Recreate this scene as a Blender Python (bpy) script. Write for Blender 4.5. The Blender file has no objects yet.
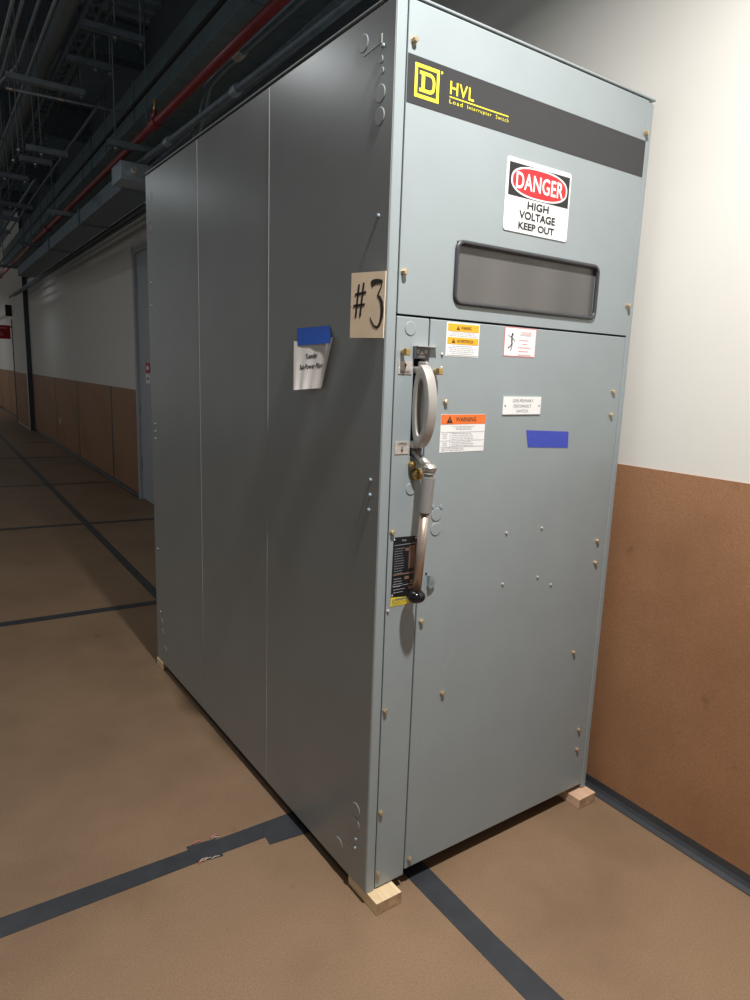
import bpy, bmesh, math, random
from mathutils import Vector, Matrix
random.seed(4)
SC = bpy.context.scene
COL = SC.collection
PI = math.pi

# ------------------------------------------------------------------ materials
def lin(c):
    return tuple(((v/255)/12.92 if v/255 <= .04045 else ((v/255+.055)/1.055)**2.4) for v in c) + (1,)

def mat(name, c, rough=.5, metal=0., var=.08, scale=25., bump=0., bscale=200., spec=.5, c2=None, aniso=None, detail=4):
    m = bpy.data.materials.new(name); m.use_nodes = True
    nt = m.node_tree; N = nt.nodes; L = nt.links
    b = N['Principled BSDF']
    b.inputs['Roughness'].default_value = rough
    b.inputs['Metallic'].default_value = metal
    b.inputs['Specular IOR Level'].default_value = spec
    tc = N.new('ShaderNodeTexCoord')
    src = tc.outputs['Object']
    if aniso:
        mp = N.new('ShaderNodeMapping'); mp.inputs['Scale'].default_value = aniso
        L.new(src, mp.inputs['Vector']); src = mp.outputs['Vector']
    nz = N.new('ShaderNodeTexNoise'); nz.inputs['Scale'].default_value = scale; nz.inputs['Detail'].default_value = detail
    L.new(src, nz.inputs['Vector'])
    rp = N.new('ShaderNodeValToRGB')
    a = lin(c)
    lo = tuple(max(0, v*(1-var)) for v in a[:3]) + (1,)
    hi = tuple(min(1, v*(1+var)) for v in a[:3]) + (1,)
    if c2: hi = lin(c2); lo = a
    rp.color_ramp.elements[0].position = .3; rp.color_ramp.elements[1].position = .7
    rp.color_ramp.elements[0].color = lo; rp.color_ramp.elements[1].color = hi
    L.new(nz.outputs['Fac'], rp.inputs['Fac'])
    L.new(rp.outputs['Color'], b.inputs['Base Color'])
    if bump:
        n2 = N.new('ShaderNodeTexNoise'); n2.inputs['Scale'].default_value = bscale; n2.inputs['Detail'].default_value = 3
        L.new(src, n2.inputs['Vector'])
        bp = N.new('ShaderNodeBump'); bp.inputs['Strength'].default_value = bump; bp.inputs['Distance'].default_value = .002
        L.new(n2.outputs['Fac'], bp.inputs['Height']); L.new(bp.outputs['Normal'], b.inputs['Normal'])
    return m

def hardboard(name, base, dark, light, rough=.5):
    """brown pressed fibre board: fine speckle, broad mottling, a few scuffs and stains of their own"""
    m = bpy.data.materials.new(name); m.use_nodes = True
    nt = m.node_tree; N = nt.nodes; L = nt.links; b = N['Principled BSDF']
    b.inputs['Roughness'].default_value = rough; b.inputs['Specular IOR Level'].default_value = .35
    tc = N.new('ShaderNodeTexCoord')
    def noise(s, d, lo, hi, ro=.5):
        n = N.new('ShaderNodeTexNoise'); n.inputs['Scale'].default_value = s; n.inputs['Detail'].default_value = d
        n.inputs['Roughness'].default_value = ro
        L.new(tc.outputs['Object'], n.inputs['Vector'])
        r = N.new('ShaderNodeMapRange'); r.inputs['From Min'].default_value = lo; r.inputs['From Max'].default_value = hi
        L.new(n.outputs['Fac'], r.inputs['Value']); return r.outputs['Result'], n
    def mix(fac, a, c, k):
        x = N.new('ShaderNodeMix'); x.data_type = 'RGBA'
        mm = N.new('ShaderNodeMath'); mm.operation = 'MULTIPLY'; mm.inputs[1].default_value = k
        L.new(fac, mm.inputs[0]); L.new(mm.outputs[0], x.inputs['Factor'])
        if hasattr(a, 'is_linked'): L.new(a, x.inputs['A'])
        else: x.inputs['A'].default_value = a
        x.inputs['B'].default_value = c
        return x.outputs['Result']
    f1, _ = noise(380, 3, .40, .64); f2, _ = noise(2.2, 5, .42, .7, .6); f3, _ = noise(150, 3, .45, .75)
    f4, _ = noise(9, 2, .72, .8)
    o = mix(f1, lin(base), lin(light), .65)
    o = mix(f3, o, lin(dark), .30)
    o = mix(f2, o, lin(dark), .45)
    o = mix(f4, o, lin((70, 52, 40)), .35)
    L.new(o, b.inputs['Base Color'])
    bp = N.new('ShaderNodeBump'); bp.inputs['Strength'].default_value = .12; bp.inputs['Distance'].default_value = .002
    L.new(f3, bp.inputs['Height']); L.new(bp.outputs['Normal'], b.inputs['Normal'])
    return m

M = {}
M['paint'] = mat('grey_enamel_paint', (149, 158, 160), .37, 0, .03, 6, .05, 350, spec=.5)
M['paint_side'] = mat('grey_enamel_panel_paint', (150, 154, 153), .29, 0, .04, 5, .05, 350, spec=.5)
M['dark_gap'] = mat('dark_interior', (22, 24, 26), .8)
M['steel_dark'] = mat('dark_grey_steel', (98, 100, 104), .45, .3)
M['band'] = mat('black_header_film', (50, 50, 52), .42, 0, .04)
M['yellow'] = mat('yellow_ink', (240, 226, 60), .5, 0, .02)
M['white'] = mat('white_enamel_sign', (240, 240, 238), .45, 0, .02)
M['black'] = mat('black_ink', (30, 30, 32), .5, 0, .04)
M['red'] = mat('red_ink', (200, 40, 48), .5, 0, .03)
M['pink'] = mat('faded_red_ink', (226, 130, 135), .6, 0, .03)
M['amber'] = mat('amber_ink', (245, 178, 40), .5, 0, .03)
M['orange'] = mat('orange_ink', (240, 120, 50), .5, 0, .03)
M['greyink'] = mat('pale_grey_ink', (190, 190, 194), .6, 0, .05)
M['midink'] = mat('grey_ink', (128, 126, 122), .6, 0, .05)
M['paper'] = mat('white_paper', (226, 218, 212), .7, 0, .05, 14, .1, 60)
M['card'] = mat('tan_card', (234, 210, 180), .65, 0, .06, 20)
M['card_ink'] = mat('dark_brown_ink', (38, 30, 26), .6)
M['bluetape'] = mat('blue_painters_tape', (36, 92, 196), .55, 0, .08, 60, .2, 150)
M['bluetape2'] = mat('royal_blue_painters_tape', (62, 78, 182), .55, 0, .08, 60, .2, 150)
M['brass'] = mat('brass', (196, 166, 108), .3, .9, .1)
M['zincbolt'] = mat('yellow_zinc_bolt', (190, 174, 146), .42, .6, .15, 90)
M['silver'] = mat('cast_aluminium', (188, 183, 178), .55, .55, .05, 40, .1, 120)
M['collar'] = mat('knurled_steel', (150, 147, 143), .6, .3, .1, 300, .4, 900)
M['steel'] = mat('brushed_steel', (200, 196, 190), .35, .85, .06, 60)
M['copper_rod'] = mat('warm_steel_rod', (186, 168, 154), .36, .75, .06, 60)
M['ball'] = mat('black_bakelite', (18, 18, 20), .12, 0, .02)
M['rubber'] = mat('black_rubber_gasket', (60, 60, 64), .42, 0, .1, 60, .3, 60)
M['plate'] = mat('black_etched_plate', (32, 34, 40), .35, .2, .1)
M['bronze_ink'] = mat('bronze_ink', (132, 104, 88), .5, .2, .1)
M['yellow_label'] = mat('yellow_label', (232, 208, 48), .5, 0, .03)
M['tin'] = mat('engraved_tin_plate', (196, 186, 176), .45, .3, .06, 80)
M['scratch'] = mat('bare_scratch', (190, 190, 184), .4, .3)
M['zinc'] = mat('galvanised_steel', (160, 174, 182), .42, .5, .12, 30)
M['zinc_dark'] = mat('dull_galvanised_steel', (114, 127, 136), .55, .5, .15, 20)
M['duct'] = mat('duct_sheet_metal', (120, 138, 146), .5, .3, .12, 8)
M['deck'] = mat('steel_deck', (146, 164, 174), .6, .1, .15, 6)
M['insul'] = mat('pipe_insulation', (120, 134, 142), .7, 0, .1, 20)
M['redpipe'] = mat('red_sprinkler_paint', (128, 42, 46), .38, 0, .1, 20)
M['blackiron'] = mat('black_iron', (44, 46, 50), .5, .4, .1)
M['bluepipe'] = mat('blue_grey_conduit', (108, 124, 134), .38, .6, .1)
M['wall'] = mat('white_wall_paint', (226, 222, 214), .55, 0, .015, 3, .05, 90, spec=.35)
M['block'] = mat('upper_wall_shade_grey', (84, 92, 98), .85, 0, .1, 12, .3, 40)  # dark grey that paints shade onto the upper wall
M['doorpaint'] = mat('grey_door_paint', (176, 180, 184), .45, 0, .03)
M['door_pier_shade'] = mat('dark_door_and_pier_shade', (66, 71, 76), .55)  # dark door colour, also the painted-in shade of the pier's near face
M['floor'] = hardboard('floor_hardboard', (138, 111, 86), (110, 87, 66), (168, 140, 113), .5)
M['board'] = hardboard('wall_hardboard', (156, 113, 81), (130, 90, 62), (184, 138, 103), .5)
M['floortape'] = mat('black_floor_tape', (58, 60, 64), .42, 0, .14, 18, .25, 60)
M['base'] = mat('dark_vinyl_base', (60, 62, 66), .42, 0, .1, 12, .15, 60)
M['wood'] = mat('raw_pine', (226, 196, 152), .65, 0, .1, 10, .2, 90, c2=(240, 216, 176), aniso=(14, 1, 14))
M['woodpink'] = mat('raw_fir', (214, 172, 140), .65, 0, .1, 10, .2, 90, c2=(228, 192, 160), aniso=(14, 1, 14))
M['woodend'] = mat('pine_end_grain', (178, 148, 116), .8, 0, .25, 40, .6, 90)

# window pane: dusty acrylic, partly see-through, with pale vertical smears
def pane_mat():
    m = bpy.data.materials.new('dusty_acrylic'); m.use_nodes = True
    N = m.node_tree.nodes; L = m.node_tree.links; b = N['Principled BSDF']
    tc = N.new('ShaderNodeTexCoord'); mp = N.new('ShaderNodeMapping'); mp.inputs['Scale'].default_value = (3, 1, .8)
    nz = N.new('ShaderNodeTexNoise'); nz.inputs['Scale'].default_value = 2.2; nz.inputs['Detail'].default_value = 0
    L.new(tc.outputs['Object'], mp.inputs['Vector']); L.new(mp.outputs['Vector'], nz.inputs['Vector'])
    r = N.new('ShaderNodeValToRGB'); r.color_ramp.elements[0].position = .45; r.color_ramp.elements[1].position = .75
    r.color_ramp.elements[0].color = lin((102, 100, 99)); r.color_ramp.elements[1].color = lin((116, 112, 107))
    L.new(nz.outputs['Fac'], r.inputs['Fac']); L.new(r.outputs['Color'], b.inputs['Base Color'])
    b.inputs['Roughness'].default_value = .22; b.inputs['Alpha'].default_value = .8
    return m
M['pane'] = pane_mat()

# ------------------------------------------------------------------ mesh builder
class MB:
    def __init__(s): s.v = []; s.f = []; s.m = []; s.sm = []
    def add(s, vs, fs, mi=0, smooth=False):
        o = len(s.v); s.v += [tuple(p) for p in vs]
        for f in fs: s.f.append(tuple(i+o for i in f)); s.m.append(mi); s.sm.append(smooth)
    def box(s, x0, x1, y0, y1, z0, z1, mi=0):
        s.add([(x0,y0,z0),(x1,y0,z0),(x1,y1,z0),(x0,y1,z0),(x0,y0,z1),(x1,y0,z1),(x1,y1,z1),(x0,y1,z1)],
              [(3,2,1,0),(4,5,6,7),(0,1,5,4),(1,2,6,5),(2,3,7,6),(3,0,4,7)], mi); return s
    def prism(s, poly, d, mi=0):
        """poly: list of 3D points; d: extrusion vector"""
        n = len(poly); d = Vector(d); p = [Vector(q) for q in poly]
        vs = p + [q+d for q in p]
        fs = [tuple(range(n))[::-1], tuple(range(n, 2*n))] + [(i, (i+1) % n, n+(i+1) % n, n+i) for i in range(n)]
        s.add(vs, fs, mi); return s
    def tube(s, pts, r, n=12, mi=0, caps=True, closed=False, sx=1., ref=None):
        """sweep round (or oval) section along pts; r scalar or list"""
        P = [Vector(p) for p in pts]; k = len(P)
        R = r if isinstance(r, (list, tuple)) else [r]*k
        T = []
        for i in range(k):
            a = P[(i-1) % k] if (closed or i > 0) else P[i]; b = P[(i+1) % k] if (closed or i < k-1) else P[i]
            T.append((b-a).normalized())
        u = Vector(ref) if ref else (Vector((0,0,1)) if abs(T[0].z) < .9 else Vector((1,0,0)))
        vs = []
        for i in range(k):
            w = T[i].cross(u).normalized(); uu = w.cross(T[i]).normalized()
            if not ref: u = uu
            for j in range(n):
                t = 2*PI*j/n; vs.append(P[i] + uu*math.cos(t)*R[i]*sx + w*math.sin(t)*R[i])
        fs = []
        for i in range(k if closed else k-1):
            a = i*n; b = ((i+1) % k)*n
            for j in range(n): fs.append((a+j, a+(j+1) % n, b+(j+1) % n, b+j))
        s.add(vs, fs, mi, True)
        if caps and not closed:
            o = len(s.v)-len(vs)
            s.f.append(tuple(o+j for j in range(n))[::-1]); s.m.append(mi); s.sm.append(False)
            s.f.append(tuple(o+(k-1)*n+j for j in range(n))); s.m.append(mi); s.sm.append(False)
        return s
    def lathe(s, c, axis, prof, n=20, mi=0, hexa=False):
        """prof: list of (dist along axis, radius)"""
        a = Vector(axis).normalized(); c = Vector(c)
        u = a.orthogonal().normalized(); w = a.cross(u); vs = []
        def ringv(d, r): return [c + a*d + (u*math.cos(2*PI*j/n)+w*math.sin(2*PI*j/n))*r for j in range(n)]
        if len(prof) < 10:      # machined part: crisp edges between its steps
            for (d0, r0), (d1, r1) in zip(prof, prof[1:]):
                s.add(ringv(d0, r0)+ringv(d1, r1), [(j, (j+1) % n, n+(j+1) % n, n+j) for j in range(n)], mi, n > 8)
            s.add(ringv(*prof[0]), [tuple(range(n))[::-1]], mi); s.add(ringv(*prof[-1]), [tuple(range(n))], mi)
            return s
        for d, r in prof: vs += ringv(d, r)
        fs = [(i*n+j, i*n+(j+1) % n, (i+1)*n+(j+1) % n, (i+1)*n+j) for i in range(len(prof)-1) for j in range(n)]
        s.add(vs, fs, mi, n > 8)
        o = len(s.v)-len(vs); k = len(prof)
        s.f.append(tuple(o+j for j in range(n))[::-1]); s.m.append(mi); s.sm.append(False)
        s.f.append(tuple(o+(k-1)*n+j for j in range(n))); s.m.append(mi); s.sm.append(False)
        return s
    def build(s, name, mats, parent=None, org=None, frame='w', bevel=0., seg=2):
        if parent is not None: org = ORG[parent.name]
        elif org is None:
            xs, ys, zs = zip(*s.v); org = ((min(xs)+max(xs))/2, (min(ys)+max(ys))/2, min(zs))
        me = bpy.data.meshes.new(name)
        me.from_pydata([tuple(a-b for a, b in zip(p, org)) for p in s.v], [], s.f)
        for q in (mats if isinstance(mats, (list, tuple)) else [mats]): me.materials.append(M[q])
        for p, mi, sm in zip(me.polygons, s.m, s.sm): p.material_index = mi; p.use_smooth = sm
        bm = bmesh.new(); bm.from_mesh(me); bmesh.ops.recalc_face_normals(bm, faces=bm.faces); bm.to_mesh(me); bm.free()
        o = bpy.data.objects.new(name, me); COL.objects.link(o)
        if parent is not None: o.parent = parent
        else: place(o, org, frame)
        ORG[o.name] = org
        if bevel:
            b = o.modifiers.new('bevel', 'BEVEL'); b.width = bevel; b.segments = seg; b.limit_method = 'ANGLE'; b.angle_limit = .7
        return o

ORG = {}
# the corridor runs about 1.4 degrees off the cabinet's own axes: frame 'b' = (from the wall, along the wall, up)
ANG = .025; O = Vector((1.03, 0, 0))
BM = Matrix.Translation(O) @ Matrix.Rotation(-ANG, 4, 'Z')
def place(o, org, frame):
    if frame == 'w': o.location = org
    else: o.matrix_world = BM @ Matrix.Translation(org)
def empty(name, org, frame='w'):
    o = bpy.data.objects.new(name, None); COL.objects.link(o); o.empty_display_size = .1
    place(o, org, frame); ORG[o.name] = org; return o
def tag(o, label, cat, group=None):
    o['label'] = label; o['category'] = cat
    if group: o['group'] = group
    return o
def struct(o): o['kind'] = 'structure'; return o

# ------------------------------------------------------------------ text & flat print helpers
def text_geo(body, bold=0., space=1.):
    cu = bpy.data.curves.new('t', 'FONT'); cu.body = body; cu.offset = bold; cu.space_character = space; cu.resolution_u = 4
    ob = bpy.data.objects.new('t', cu); COL.objects.link(ob)
    bpy.context.view_layer.update()
    me = bpy.data.meshes.new_from_object(ob.evaluated_get(bpy.context.evaluated_depsgraph_get()))
    vs = [tuple(v.co) for v in me.vertices]; fs = [tuple(p.vertices) for p in me.polygons]
    bpy.data.objects.remove(ob); bpy.data.curves.remove(cu); bpy.data.meshes.remove(me)
    x0 = min(v[0] for v in vs); x1 = max(v[0] for v in vs); y0 = min(v[1] for v in vs); y1 = max(v[1] for v in vs)
    return [((v[0]-x0)/(x1-x0), (v[1]-y0)/(y1-y0)) for v in vs], fs

class Face:
    """flat artwork on a plane: front plane (x to the right) or the left side plane (front to the right)"""
    def __init__(s, mb, kind, d): s.mb = mb; s.k = kind; s.d = d
    def pt(s, a, z, e=0.): return (a, s.d-e, z) if s.k == 'front' else (s.d-e, a, z)
    def rect(s, a0, a1, z0, z1, mi, e=.0006): s.poly([(a0,z0),(a1,z0),(a1,z1),(a0,z1)], mi, e)
    def poly(s, P, mi, e=.0006): s.mb.add([s.pt(a, z, e) for a, z in P], [tuple(range(len(P)))], mi)
    def text(s, body, a0, a1, z0, z1, mi, bold=0., e=.0009, shear=0., space=1.):
        P, F = text_geo(body, bold, space)
        s.mb.add([s.pt(a0+(a1-a0)*x, z0+(z1-z0)*y+shear*x, e) for x, y in P], F, mi)
    def ell(s, ca, cz, ra, rz, mi, e=.0006, n=40, pw=1.):
        f = lambda t: math.copysign(abs(t)**pw, t)
        s.poly([(ca+ra*f(math.cos(2*PI*i/n)), cz+rz*f(math.sin(2*PI*i/n))) for i in range(n)], mi, e)
    def stroke(s, P, w, mi, e=.0006):
        W = w if isinstance(w, (list, tuple)) else [w]*len(P)
        q = [Vector(p) for p in P]; L = []; R = []
        for i in range(len(q)):
            t = (q[min(i+1, len(q)-1)]-q[max(i-1, 0)]).normalized(); n = Vector((-t.y, t.x))
            L.append(q[i]+n*W[i]/2); R.append(q[i]-n*W[i]/2)
        vs = [s.pt(p.x, p.y, e) for p in L+R]; k = len(q)
        s.mb.add(vs, [(i, i+1, k+i+1, k+i) for i in range(k-1)], mi)
    def lines(s, a0, a1, z0, z1, n, mi, fill=.45, e=.0006, center=False):
        """unreadably small print: rows of tiny dashes"""
        h = (z1-z0)/n
        for i in range(n):
            zc = z1-h*(i+.5); w = (a1-a0)*random.uniform(.7, 1.0)
            st = a0+(a1-a0-w)/2 if center else a0
            a = st
            while a < st+w-.001:
                l = min(abs(a1-a0)*random.uniform(.05, .16), st+w-a)
                s.rect(a, a+l, zc-h*fill/2, zc+h*fill/2, mi, e); a += l+abs(a1-a0)*.025

# ================================================================== THE CABINET
W, D, H, ZB = .965, 1.885, 2.331, .038
cab = empty('switchgear_cabinet', (0, 0, ZB))
tag(cab, 'tall grey steel high voltage switch cabinet standing on wood blocks against the wall', 'electrical cabinet')

FY = .001      # plane of the doors, slightly behind the frame plane y = 0
# frame posts and bottom rail
MB().box(0, .029, 0, .045, ZB, 2.318).build('corner_post', 'paint', cab, bevel=.003)
MB().box(.9425, W, 0, .045, ZB, 2.318).build('corner_post', 'paint', cab, bevel=.003)
MB().box(.03, W-.02, .02, .06, ZB+.002, .07).build('bottom_rail', 'steel_dark', cab, bevel=.002)
mb = MB()
mb.box(.02, W-.02, .05, .10, 1.58, 1.66); mb.box(.02, W-.02, .045, .06, .07, 1.60)
mb.box(.02, W-.02, .16, .17, 1.62, 2.30)
mb.box(.02, .024, .06, D-.02, .07, 2.30); mb.box(W-.024, W-.02, .06, D-.02, .07, 2.30)
mb.box(.03, W-.03, .05, D-.05, .066, .075)
mb.build('inner_frame', 'dark_gap', cab)
# roof with a small overhang
MB().box(-.0012, W+.004, -.003, D+.004, 2.3250, 2.331).build('roof', 'paint', cab, bevel=.002)
# side panels
for y0, y1 in ((.0015, .636), (.6405, 1.2405), (1.245, D)):
    mb = MB(); mb.box(-.0015, .004, y0 if y0 > .01 else .0465, y1, .0395, 2.3165)
    if y0 < .01: mb.box(-.0015, .0, .003, .047, ZB+.004, 2.3165)
    mb.build('side_panel', 'paint_side', cab, bevel=.0018)
MB().box(.0105, .05, .046, D-.046, .042, .066).build('base_channel', 'dark_gap', cab)
for y0, y1 in ((.012, .955), (.96, D)):
    MB().box(W+.002, W+.016, y0, y1, .067, 2.262).build('right_side_panel', 'steel_dark', cab, bevel=.002)
MB().box(.01, W-.01, D, D+.004, .05, 2.318).build('rear_panel', 'paint_side', cab, bevel=.002)
for yy in (.6383, 1.2428):
    MB().box(-.0026, .0, yy-.0013, yy+.0013, .045, 2.315).build('seam_flange', 'scratch', cab)

# --- top front panel with a rounded window opening
def rrect(x0, x1, z0, z1, r, n=8):
    P = []
    for cx, cz, a in ((x1-r, z1-r, 0), (x0+r, z1-r, 1), (x0+r, z0+r, 2), (x1-r, z0+r, 3)):
        for i in range(n+1):
            t = (a+i/n)*PI/2; P.append((cx+r*math.cos(t), cz+r*math.sin(t)))
    return P
WX0, WX1, WZ0, WZ1 = .214, .767, 1.680, 1.822
def plate_with_hole(mb, x0, x1, z0, z1, a0, a1, b0, b1, y0, y1, mi=0):
    """front plate with a rectangular opening, one closed mesh"""
    o = [(x0,z0),(x1,z0),(x1,z1),(x0,z1)]; h = [(a0,b0),(a1,b0),(a1,b1),(a0,b1)]
    vs = [(p[0], y, p[1]) for y in (y0, y1) for p in o+h]; fs = []
    for i in range(4):
        j = (i+1) % 4
        fs += [(i, j, 4+j, 4+i), (8+i, 12+i, 12+j, 8+j), (i, 8+i, 8+j, j), (4+i, 4+j, 12+j, 12+i)]
    mb.add(vs, fs, mi)
mb = MB(); plate_with_hole(mb, .0325, .9405, 1.6360, 2.3222, WX0-.003, WX1+.003, WZ0-.003, WZ1+.003, 0, .020)
top = mb.build('upper_front_panel', 'paint', cab, bevel=.0022)
# window: rubber gasket and dusty pane
ring = rrect(WX0-.0035, WX1+.0035, WZ0-.0035, WZ1+.0035, .02)
mb = MB(); mb.tube([(a, -.002, b) for a, b in ring], .0058, 10, closed=True, ref=(0, -1, 0))
gk = mb.build('window_gasket', 'rubber', top)
mb = MB(); mb.prism([(a, .007, b) for a, b in rrect(WX0-.004, WX1+.004, WZ0-.004, WZ1+.004, .015)], (0, .004, 0)); mb.build('window_pane', 'pane', gk)

# --- black header strip with the square D emblem and lettering
mb = MB(); F = Face(mb, 'front', 0)
mb.box(.0335, .940, -.0008, .0, 2.107, 2.2095, 0)
E1 = .0014
x0, x1, z0, z1 = .0545, .1275, 2.1235, 2.1955; t = .0080
F.rect(x0, x1, z1-t, z1, 1, E1); F.rect(x0, x1, z0, z0+t, 1, E1); F.rect(x0, x0+t, z0+t, z1-t, 1, E1); F.rect(x1-t, x1, z0+t, z1-t, 1, E1)
dx0, dx1, dz0, dz1 = .0685, .1155, 2.1375, 2.1815; s = .0075     # block letter D with slab serifs
F.rect(dx0, dx0+.026, dz1-s, dz1, 1, E1); F.rect(dx0, dx0+.026, dz0, dz0+s, 1, E1)
F.rect(dx0+.006, dx0+.016, dz0+s, dz1-s, 1, E1)
cx, cz = dx0+.026, (dz0+dz1)/2; ro = (dz1-dz0)/2
P = [(cx+(dx1-cx-s/2)*abs(math.cos(a))**.7, cz+(ro-s/2)*math.copysign(abs(math.sin(a))**.7, math.sin(a))) for a in [PI/2-PI*i/20 for i in range(21)]]
F.stroke(P, [s]+[s*1.05]*19+[s], 1, E1)
F.ell(.1345, 2.1925, .003, .003, 1, E1)
F.text('HVL', .1615, .2390, 2.1535, 2.1825, 1, .012, E1, 0., 1.1)
F.rect(.1610, .3595, 2.1462, 2.1490, 1, E1)
F.text('Load', .1612, .2030, 2.1335, 2.1425, 1, .0, E1, 0., 1.3)
F.text('Interrupter', .2190, .3000, 2.1315, 2.1425, 1, .0, E1, 0., 1.3)
F.text('Switch', .3155, .3600, 2.1335, 2.1425, 1, .0, E1, 0., 1.3)
mb.build('header_strip', ['band', 'yellow'], top)

# --- DANGER sign
mb = MB(); F = Face(mb, 'front', -.0025)
mb.prism([(a, -.0005, b) for a, b in rrect(.365, .617, 1.876, 2.057, .008)], (0, -.002, 0), 0)
F.rect(.374, .611, 1.9645, 2.0455, 1)
F.ell(.4925, 2.0050, .1105, .0395, 0, .0009, 48, .8)
F.ell(.4925, 2.0050, .1050, .0350, 2, .0012, 48, .8)
F.text('DANGER', .400, .586, 1.984, 2.026, 0, .018, .0016, 0., 1.05)
F.text('HIGH', .4495, .5340, 1.9385, 1.9585, 1, .03)
F.text('VOLTAGE', .4200, .5630, 1.9120, 1.9325, 1, .03)
F.text('KEEP OUT', .4200, .5620, 1.8855, 1.9040, 1, .03)
for a in (.371, .611):
    for b in (1.882, 2.051): F.ell(a, b, .0022, .0022, 3)
mb.build('danger_sign', ['white', 'black', 'red', 'greyink'], top)

# --- narrow handle panel with its slot, and the big door
PX0, PX1, PZ0, PZ1 = .0325, .1335, .042, 1.6305
SX0, SX1, SZ0, SZ1 = .0895, .1275, 1.285, 1.534
mb = MB()
plate_with_hole(mb, PX0, PX1, PZ0, PZ1, SX0, SX1, SZ0, SZ1, FY, .026)
hp = mb.build('handle_panel', 'paint', cab, bevel=.0018)
MB().box(SX0-.003, SX1+.003, .027, .040, SZ0-.003, SZ1+.003).build('handle_slot', 'dark_gap', hp)
door = MB().box(.1380, .9400, FY, .030, .058, 1.6305).build('door', 'paint', cab, bevel=.0022)
MB().box(.1335, .1380, .024, .030, .05, 1.63).build('door_gap', 'dark_gap', cab)

# --- slot bracket with two round holes, a triangle and a slit showing pale behind
mb = MB(); mb.box(.0865, .1345, -.0030, FY, 1.5310, 1.5605, 0); mb.box(.0865, .1345, -.018, FY, 1.5600, 1.5620, 1)
mb.box(.1345, .1580, -.012, FY, 1.5602, 1.5616, 1)
mb.box(.0850, .0868, -.010, FY, 1.5350, 1.5600, 0)
F = Face(mb, 'front', -.0030)
for a in (.0985, .1235): F.ell(a, 1.5490, .0042, .0046, 1); F.ell(a, 1.5490, .0022, .0024, 0, .001)
F.poly([(.1035, 1.5420), (.1185, 1.5420), (.1110, 1.5500)], 1); F.rect(.1010, .1210, 1.5340, 1.5385, 1)
mb.build('slot_bracket', ['steel_dark', 'silver'], hp, bevel=0)

# --- cast oval pull handle standing edge-on in front of the slot
mb = MB(); N_ = 44; hx0, hx1 = .0875, .1155
cy, cz = -.0270, 1.4130
outer = []; inner = []
for i in range(N_):
    a = 2*PI*i/N_; c, s_ = math.cos(a), math.sin(a)
    k_ = abs(c)**1.22*math.copysign(1, c)
    outer.append((cy-.0420*k_ if c > 0 else cy-.026*c, cz+.1030*s_))
    inner.append((cy-.004-.0190*c if c > 0 else cy-.004-.0150*c, cz-.002+.0700*s_))
def ring_x(xa, xb, po, pi_, mi=0):
    n = len(po); vs = [(xa, y, z) for y, z in po]+[(xa, y, z) for y, z in pi_]+[(xb, y, z) for y, z in po]+[(xb, y, z) for y, z in pi_]
    fs = []
    for i in range(n):
        j = (i+1) % n
        fs += [(i, j, n+j, n+i), (2*n+i, 3*n+i, 3*n+j, 2*n+j), (i, 2*n+i, 2*n+j, j), (n+i, n+j, 3*n+j, 3*n+i)]
    return vs, fs
vs, fs = ring_x(hx0, hx1, outer, inner); mb.add(vs, fs)
mb.box(hx0+.004, hx1-.012, -.040, .012, 1.495, 1.511)
mb.box(hx1-.011, hx1-.002, -.030, .004, 1.503, 1.524)
mb.box(hx0+.002, hx1-.004, -.018, .020, 1.306, 1.325)
web = [(hx0+.013, y, z) for y, z in [(cy-.004+(y-cy+.004)*1.08, cz+(z-cz)*1.04) for y, z in inner]]
mb.prism(web, (.005, 0, 0))
h = mb.build('pull_handle', 'silver', hp, bevel=.0045, seg=3)
for p in h.data.polygons: p.use_smooth = True
# --- operating lever: pivot stub, elbow, knurled collar, rod, black ball
E0 = Vector((.1010, .006, 1.302)); E1_ = Vector((.1190, -.046, 1.258)); K = Vector((.1005, -.038, .9180))
top_ = E1_ + Vector((-.001, 0, -.004)); dr = (K-top_).normalized()
mb = MB()
mb.tube([E0, E0.lerp(E1_, .5), E0.lerp(E1_, .52), E1_], [.0105, .0105, .0125, .0125], 16)
mb.lathe(E1_, -dr, [(-.008, .017), (.003, .019), (.010, .013), (.013, .006)], 16)
lv = mb.build('operating_lever', 'steel', cab)
lvroot = lv
mb = MB(); mb.lathe(top_, dr, [(.0, .0135), (.010, .0160), (.0105, .0125), (.018, .0125), (.0185, .0172), (.110, .0172), (.1125, .014)], 20); mb.build('lever_collar', 'collar', lvroot)
mb = MB(); mb.tube([top_+dr*.11, K], .0125, 18); mb.build('lever_rod', 'copper_rod', lvroot)
mb = MB(); prof = [(-.0185*math.cos(PI*i/14), max(.0015, .0255*math.sin(PI*i/14))) for i in range(15)]; mb.lathe(K, dr, prof, 24); mb.build('lever_knob', 'ball', lvroot)

# --- brass lock and catches
mb = MB(); mb.lathe((.111, FY, 1.238), (0, -1, 0), [(0, .0165), (.012, .0165), (.016, .013), (.018, .006)], 20); mb.box(.108, .114, -.016, -.011, 1.236, 1.240); mb.build('brass_lock', 'brass', hp)
mb = MB(); mb.lathe((.094, FY, 1.264), (0, -1, 0), [(0, .009), (.012, .009), (.016, .006)], 6); mb.build('brass_nut', 'brass', hp)
for x, z in ((.0520, 1.5450), (.1590, 1.5010)):
    mb = MB(); mb.lathe((x, FY, z), (0, -1, 0), [(0, .006), (.020, .006)], 12)
    mb.box(x-.0075, x+.0075, -.024, -.012, z-.0085, z+.0085); mb.build('brass_catch', 'brass', hp if x < .134 else door, bevel=.002)

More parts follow.
